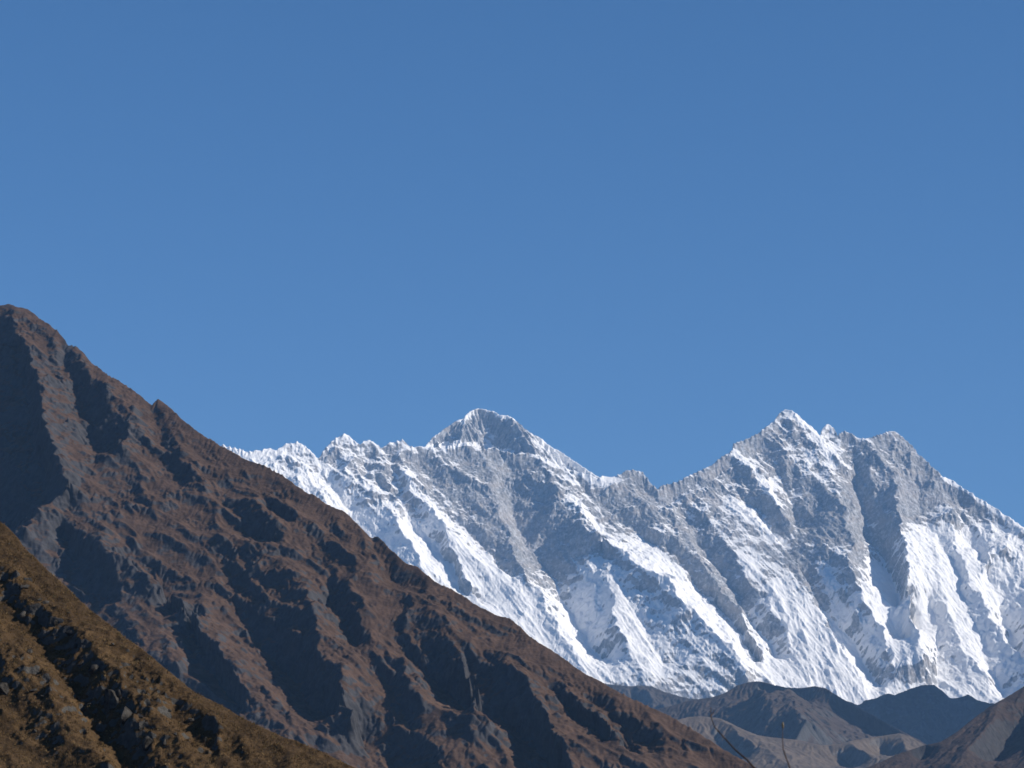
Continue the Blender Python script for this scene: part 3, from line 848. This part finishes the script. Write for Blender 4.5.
# ---------------------------------------------------------------- dry stalks near the camera
m, n, b = new_mat('dry_stalk')
n.links.new(ramp(n, ntex(n, 60, 3), [(0.3, (0.035, 0.024, 0.02)), (0.7, (0.08, 0.055, 0.045))]), b.inputs['Base Color'])
M_ST = m
m, n, b = new_mat('seed_head')
n.links.new(ramp(n, ntex(n, 90, 3), [(0.3, (0.10, 0.08, 0.05)), (0.7, (0.22, 0.18, 0.12))]), b.inputs['Base Color'])
M_SD = m
def tube(bmv, pts, rad, seg=7):
    pts = np.array(pts, float); faces = []; base = len(bmv[0])
    for k, p in enumerate(pts):
        t = pts[min(k + 1, len(pts) - 1)] - pts[max(k - 1, 0)]
        t /= np.linalg.norm(t)
        a = np.cross(t, (0, 1, 0.2)); a /= np.linalg.norm(a); c = np.cross(t, a)
        for s in range(seg):
            q = 2 * math.pi * s / seg
            bmv[0].append(p + (a * math.cos(q) + c * math.sin(q)) * rad[k])
    for k in range(len(pts) - 1):
        for s in range(seg):
            a0 = base + k * seg + s; a1 = base + k * seg + (s + 1) % seg
            bmv[1].append((a0, a1, a1 + seg, a0 + seg))
    bmv[1].append(tuple(base + s for s in range(seg))[::-1])
    bmv[1].append(tuple(base + (len(pts) - 1) * seg + s for s in range(seg)))
def mk(name, bmv, mat, parent=None):
    me = bpy.data.meshes.new(name); me.from_pydata([tuple(v) for v in bmv[0]], [], bmv[1]); me.update()
    me.materials.append(mat)
    o = bpy.data.objects.new(name, me); C.objects.link(o)
    if parent: o.parent = parent
    return o
def stalk(img, Yd, rad, label, twigs=(), head=True, seed=0):
    """img: image-traced course of the visible stem, tip last"""
    rng = np.random.default_rng(seed)
    d = ray(*np.array(img, float).T)
    pts = d * (Yd / d[:, 1:2]) + np.array([0, 0, EYE])
    pts[:, 1] += np.linspace(0, 0.25, len(pts))
    sl = pts[0] - pts[1]; sl /= np.linalg.norm(sl)
    bx, by = pts[0, 0] + sl[0] * 0.25, pts[0, 1] - 0.1
    gz = float(ground_z(np.array([bx]), np.array([by]))[0]) - 0.02
    low = [np.array([bx, by, gz])]
    for t in (0.33, 0.66):
        low.append(np.array([bx + (pts[0, 0] - bx) * t ** 1.5 + rng.normal(0, .012), by + (pts[0, 1] - by) * t, gz + (pts[0, 2] - gz) * t]))
    low = np.array(low)
    allp = np.concatenate([low, pts])
    r = np.linspace(rad * 1.5, rad * 0.30, len(allp))
    root = low[0]
    bm = ([], []); tube(bm, allp - root, r)
    o = mk('dry_stalk', bm, M_ST); o.location = root
    o['label'] = label; o['category'] = 'dry stalk'; o['group'] = 'dry stalks close to the camera'
    for k, (dx, dz) in twigs:
        p0 = allp[k] - root; p1 = p0 + np.array([dx, 0.03, dz])
        bm = ([], []); tube(bm, [p0, (p0 + p1) / 2 + np.array([dx * .15, 0, -dz * .05]), p1], [rad * .45, rad * .35, rad * .2], 5)
        mk('twig', bm, M_ST, o)
    if head:
        tip = allp[-1] - root
        bm = ([], []); tube(bm, [tip, tip + (0, 0, .004), tip + (0, 0, .010), tip + (0, 0, .016), tip + (0, 0, .019)], [.0015, .003, .004, .003, .001], 7)
        mk('seed_head', bm, M_SD, o)
    return o
stalk([(766,775),(756,768),(749,758),(738,747),(727,733),(719,722),(716,710),(717,700)], 8.0, 0.0030,
      'dark bent stalk leaning left, longest of those along the bottom edge', twigs=((9, (0.012, 0.02)),), seed=1, head=False)
stalk([(793,775),(792,768),(790,757),(788,745),(789,733),(791,722)], 8.2, 0.0026,
      'thin upright stalk with a pale tip, right of the long leaning one', seed=2)
stalk([(828,776),(828,770),(829,764)], 7.8, 0.003, 'short dark stalk tip just showing at the bottom edge right of the upright stalk', seed=3, head=False)
stalk([(1012,776),(1011,768),(1009,760)], 8.1, 0.0035, 'short pale stalk tip at the bottom right corner over the dark hillside', seed=4, head=False)

# ---------------------------------------------------------------- air
HAZE = 2.1e-5
me = bpy.data.meshes.new('haze')
allz = [v for o in C.objects if o.type == 'MESH' for v in (min(c[2] for c in o.bound_box), max(c[2] for c in o.bound_box))]
z0, z1 = min(allz) - 1.0, max(allz) + 5.0
L = 61000
vv = [(x, y, z) for z in (z0, z1) for x, y in ((-L, -L), (L, -L), (L, L), (-L, L))]
me.from_pydata(vv, [], [(3, 2, 1, 0), (4, 5, 6, 7), (0, 1, 5, 4), (1, 2, 6, 5), (2, 3, 7, 6), (3, 0, 4, 7)])
m = bpy.data.materials.new('haze'); m.use_nodes = True
n = m.node_tree; n.nodes.clear()
out = n.nodes.new('ShaderNodeOutputMaterial'); pv = n.nodes.new('ShaderNodeVolumePrincipled')
pv.inputs['Color'].default_value = (0.30, 0.57, 1.0, 1)
pv.inputs['Density'].default_value = HAZE
pv.inputs['Anisotropy'].default_value = 0.0
n.links.new(pv.outputs[0], out.inputs['Volume'])
me.materials.append(m)
o = bpy.data.objects.new('haze', me); C.objects.link(o); o['kind'] = 'stuff'; o['label'] = 'thin blue mountain haze'; o['category'] = 'haze'
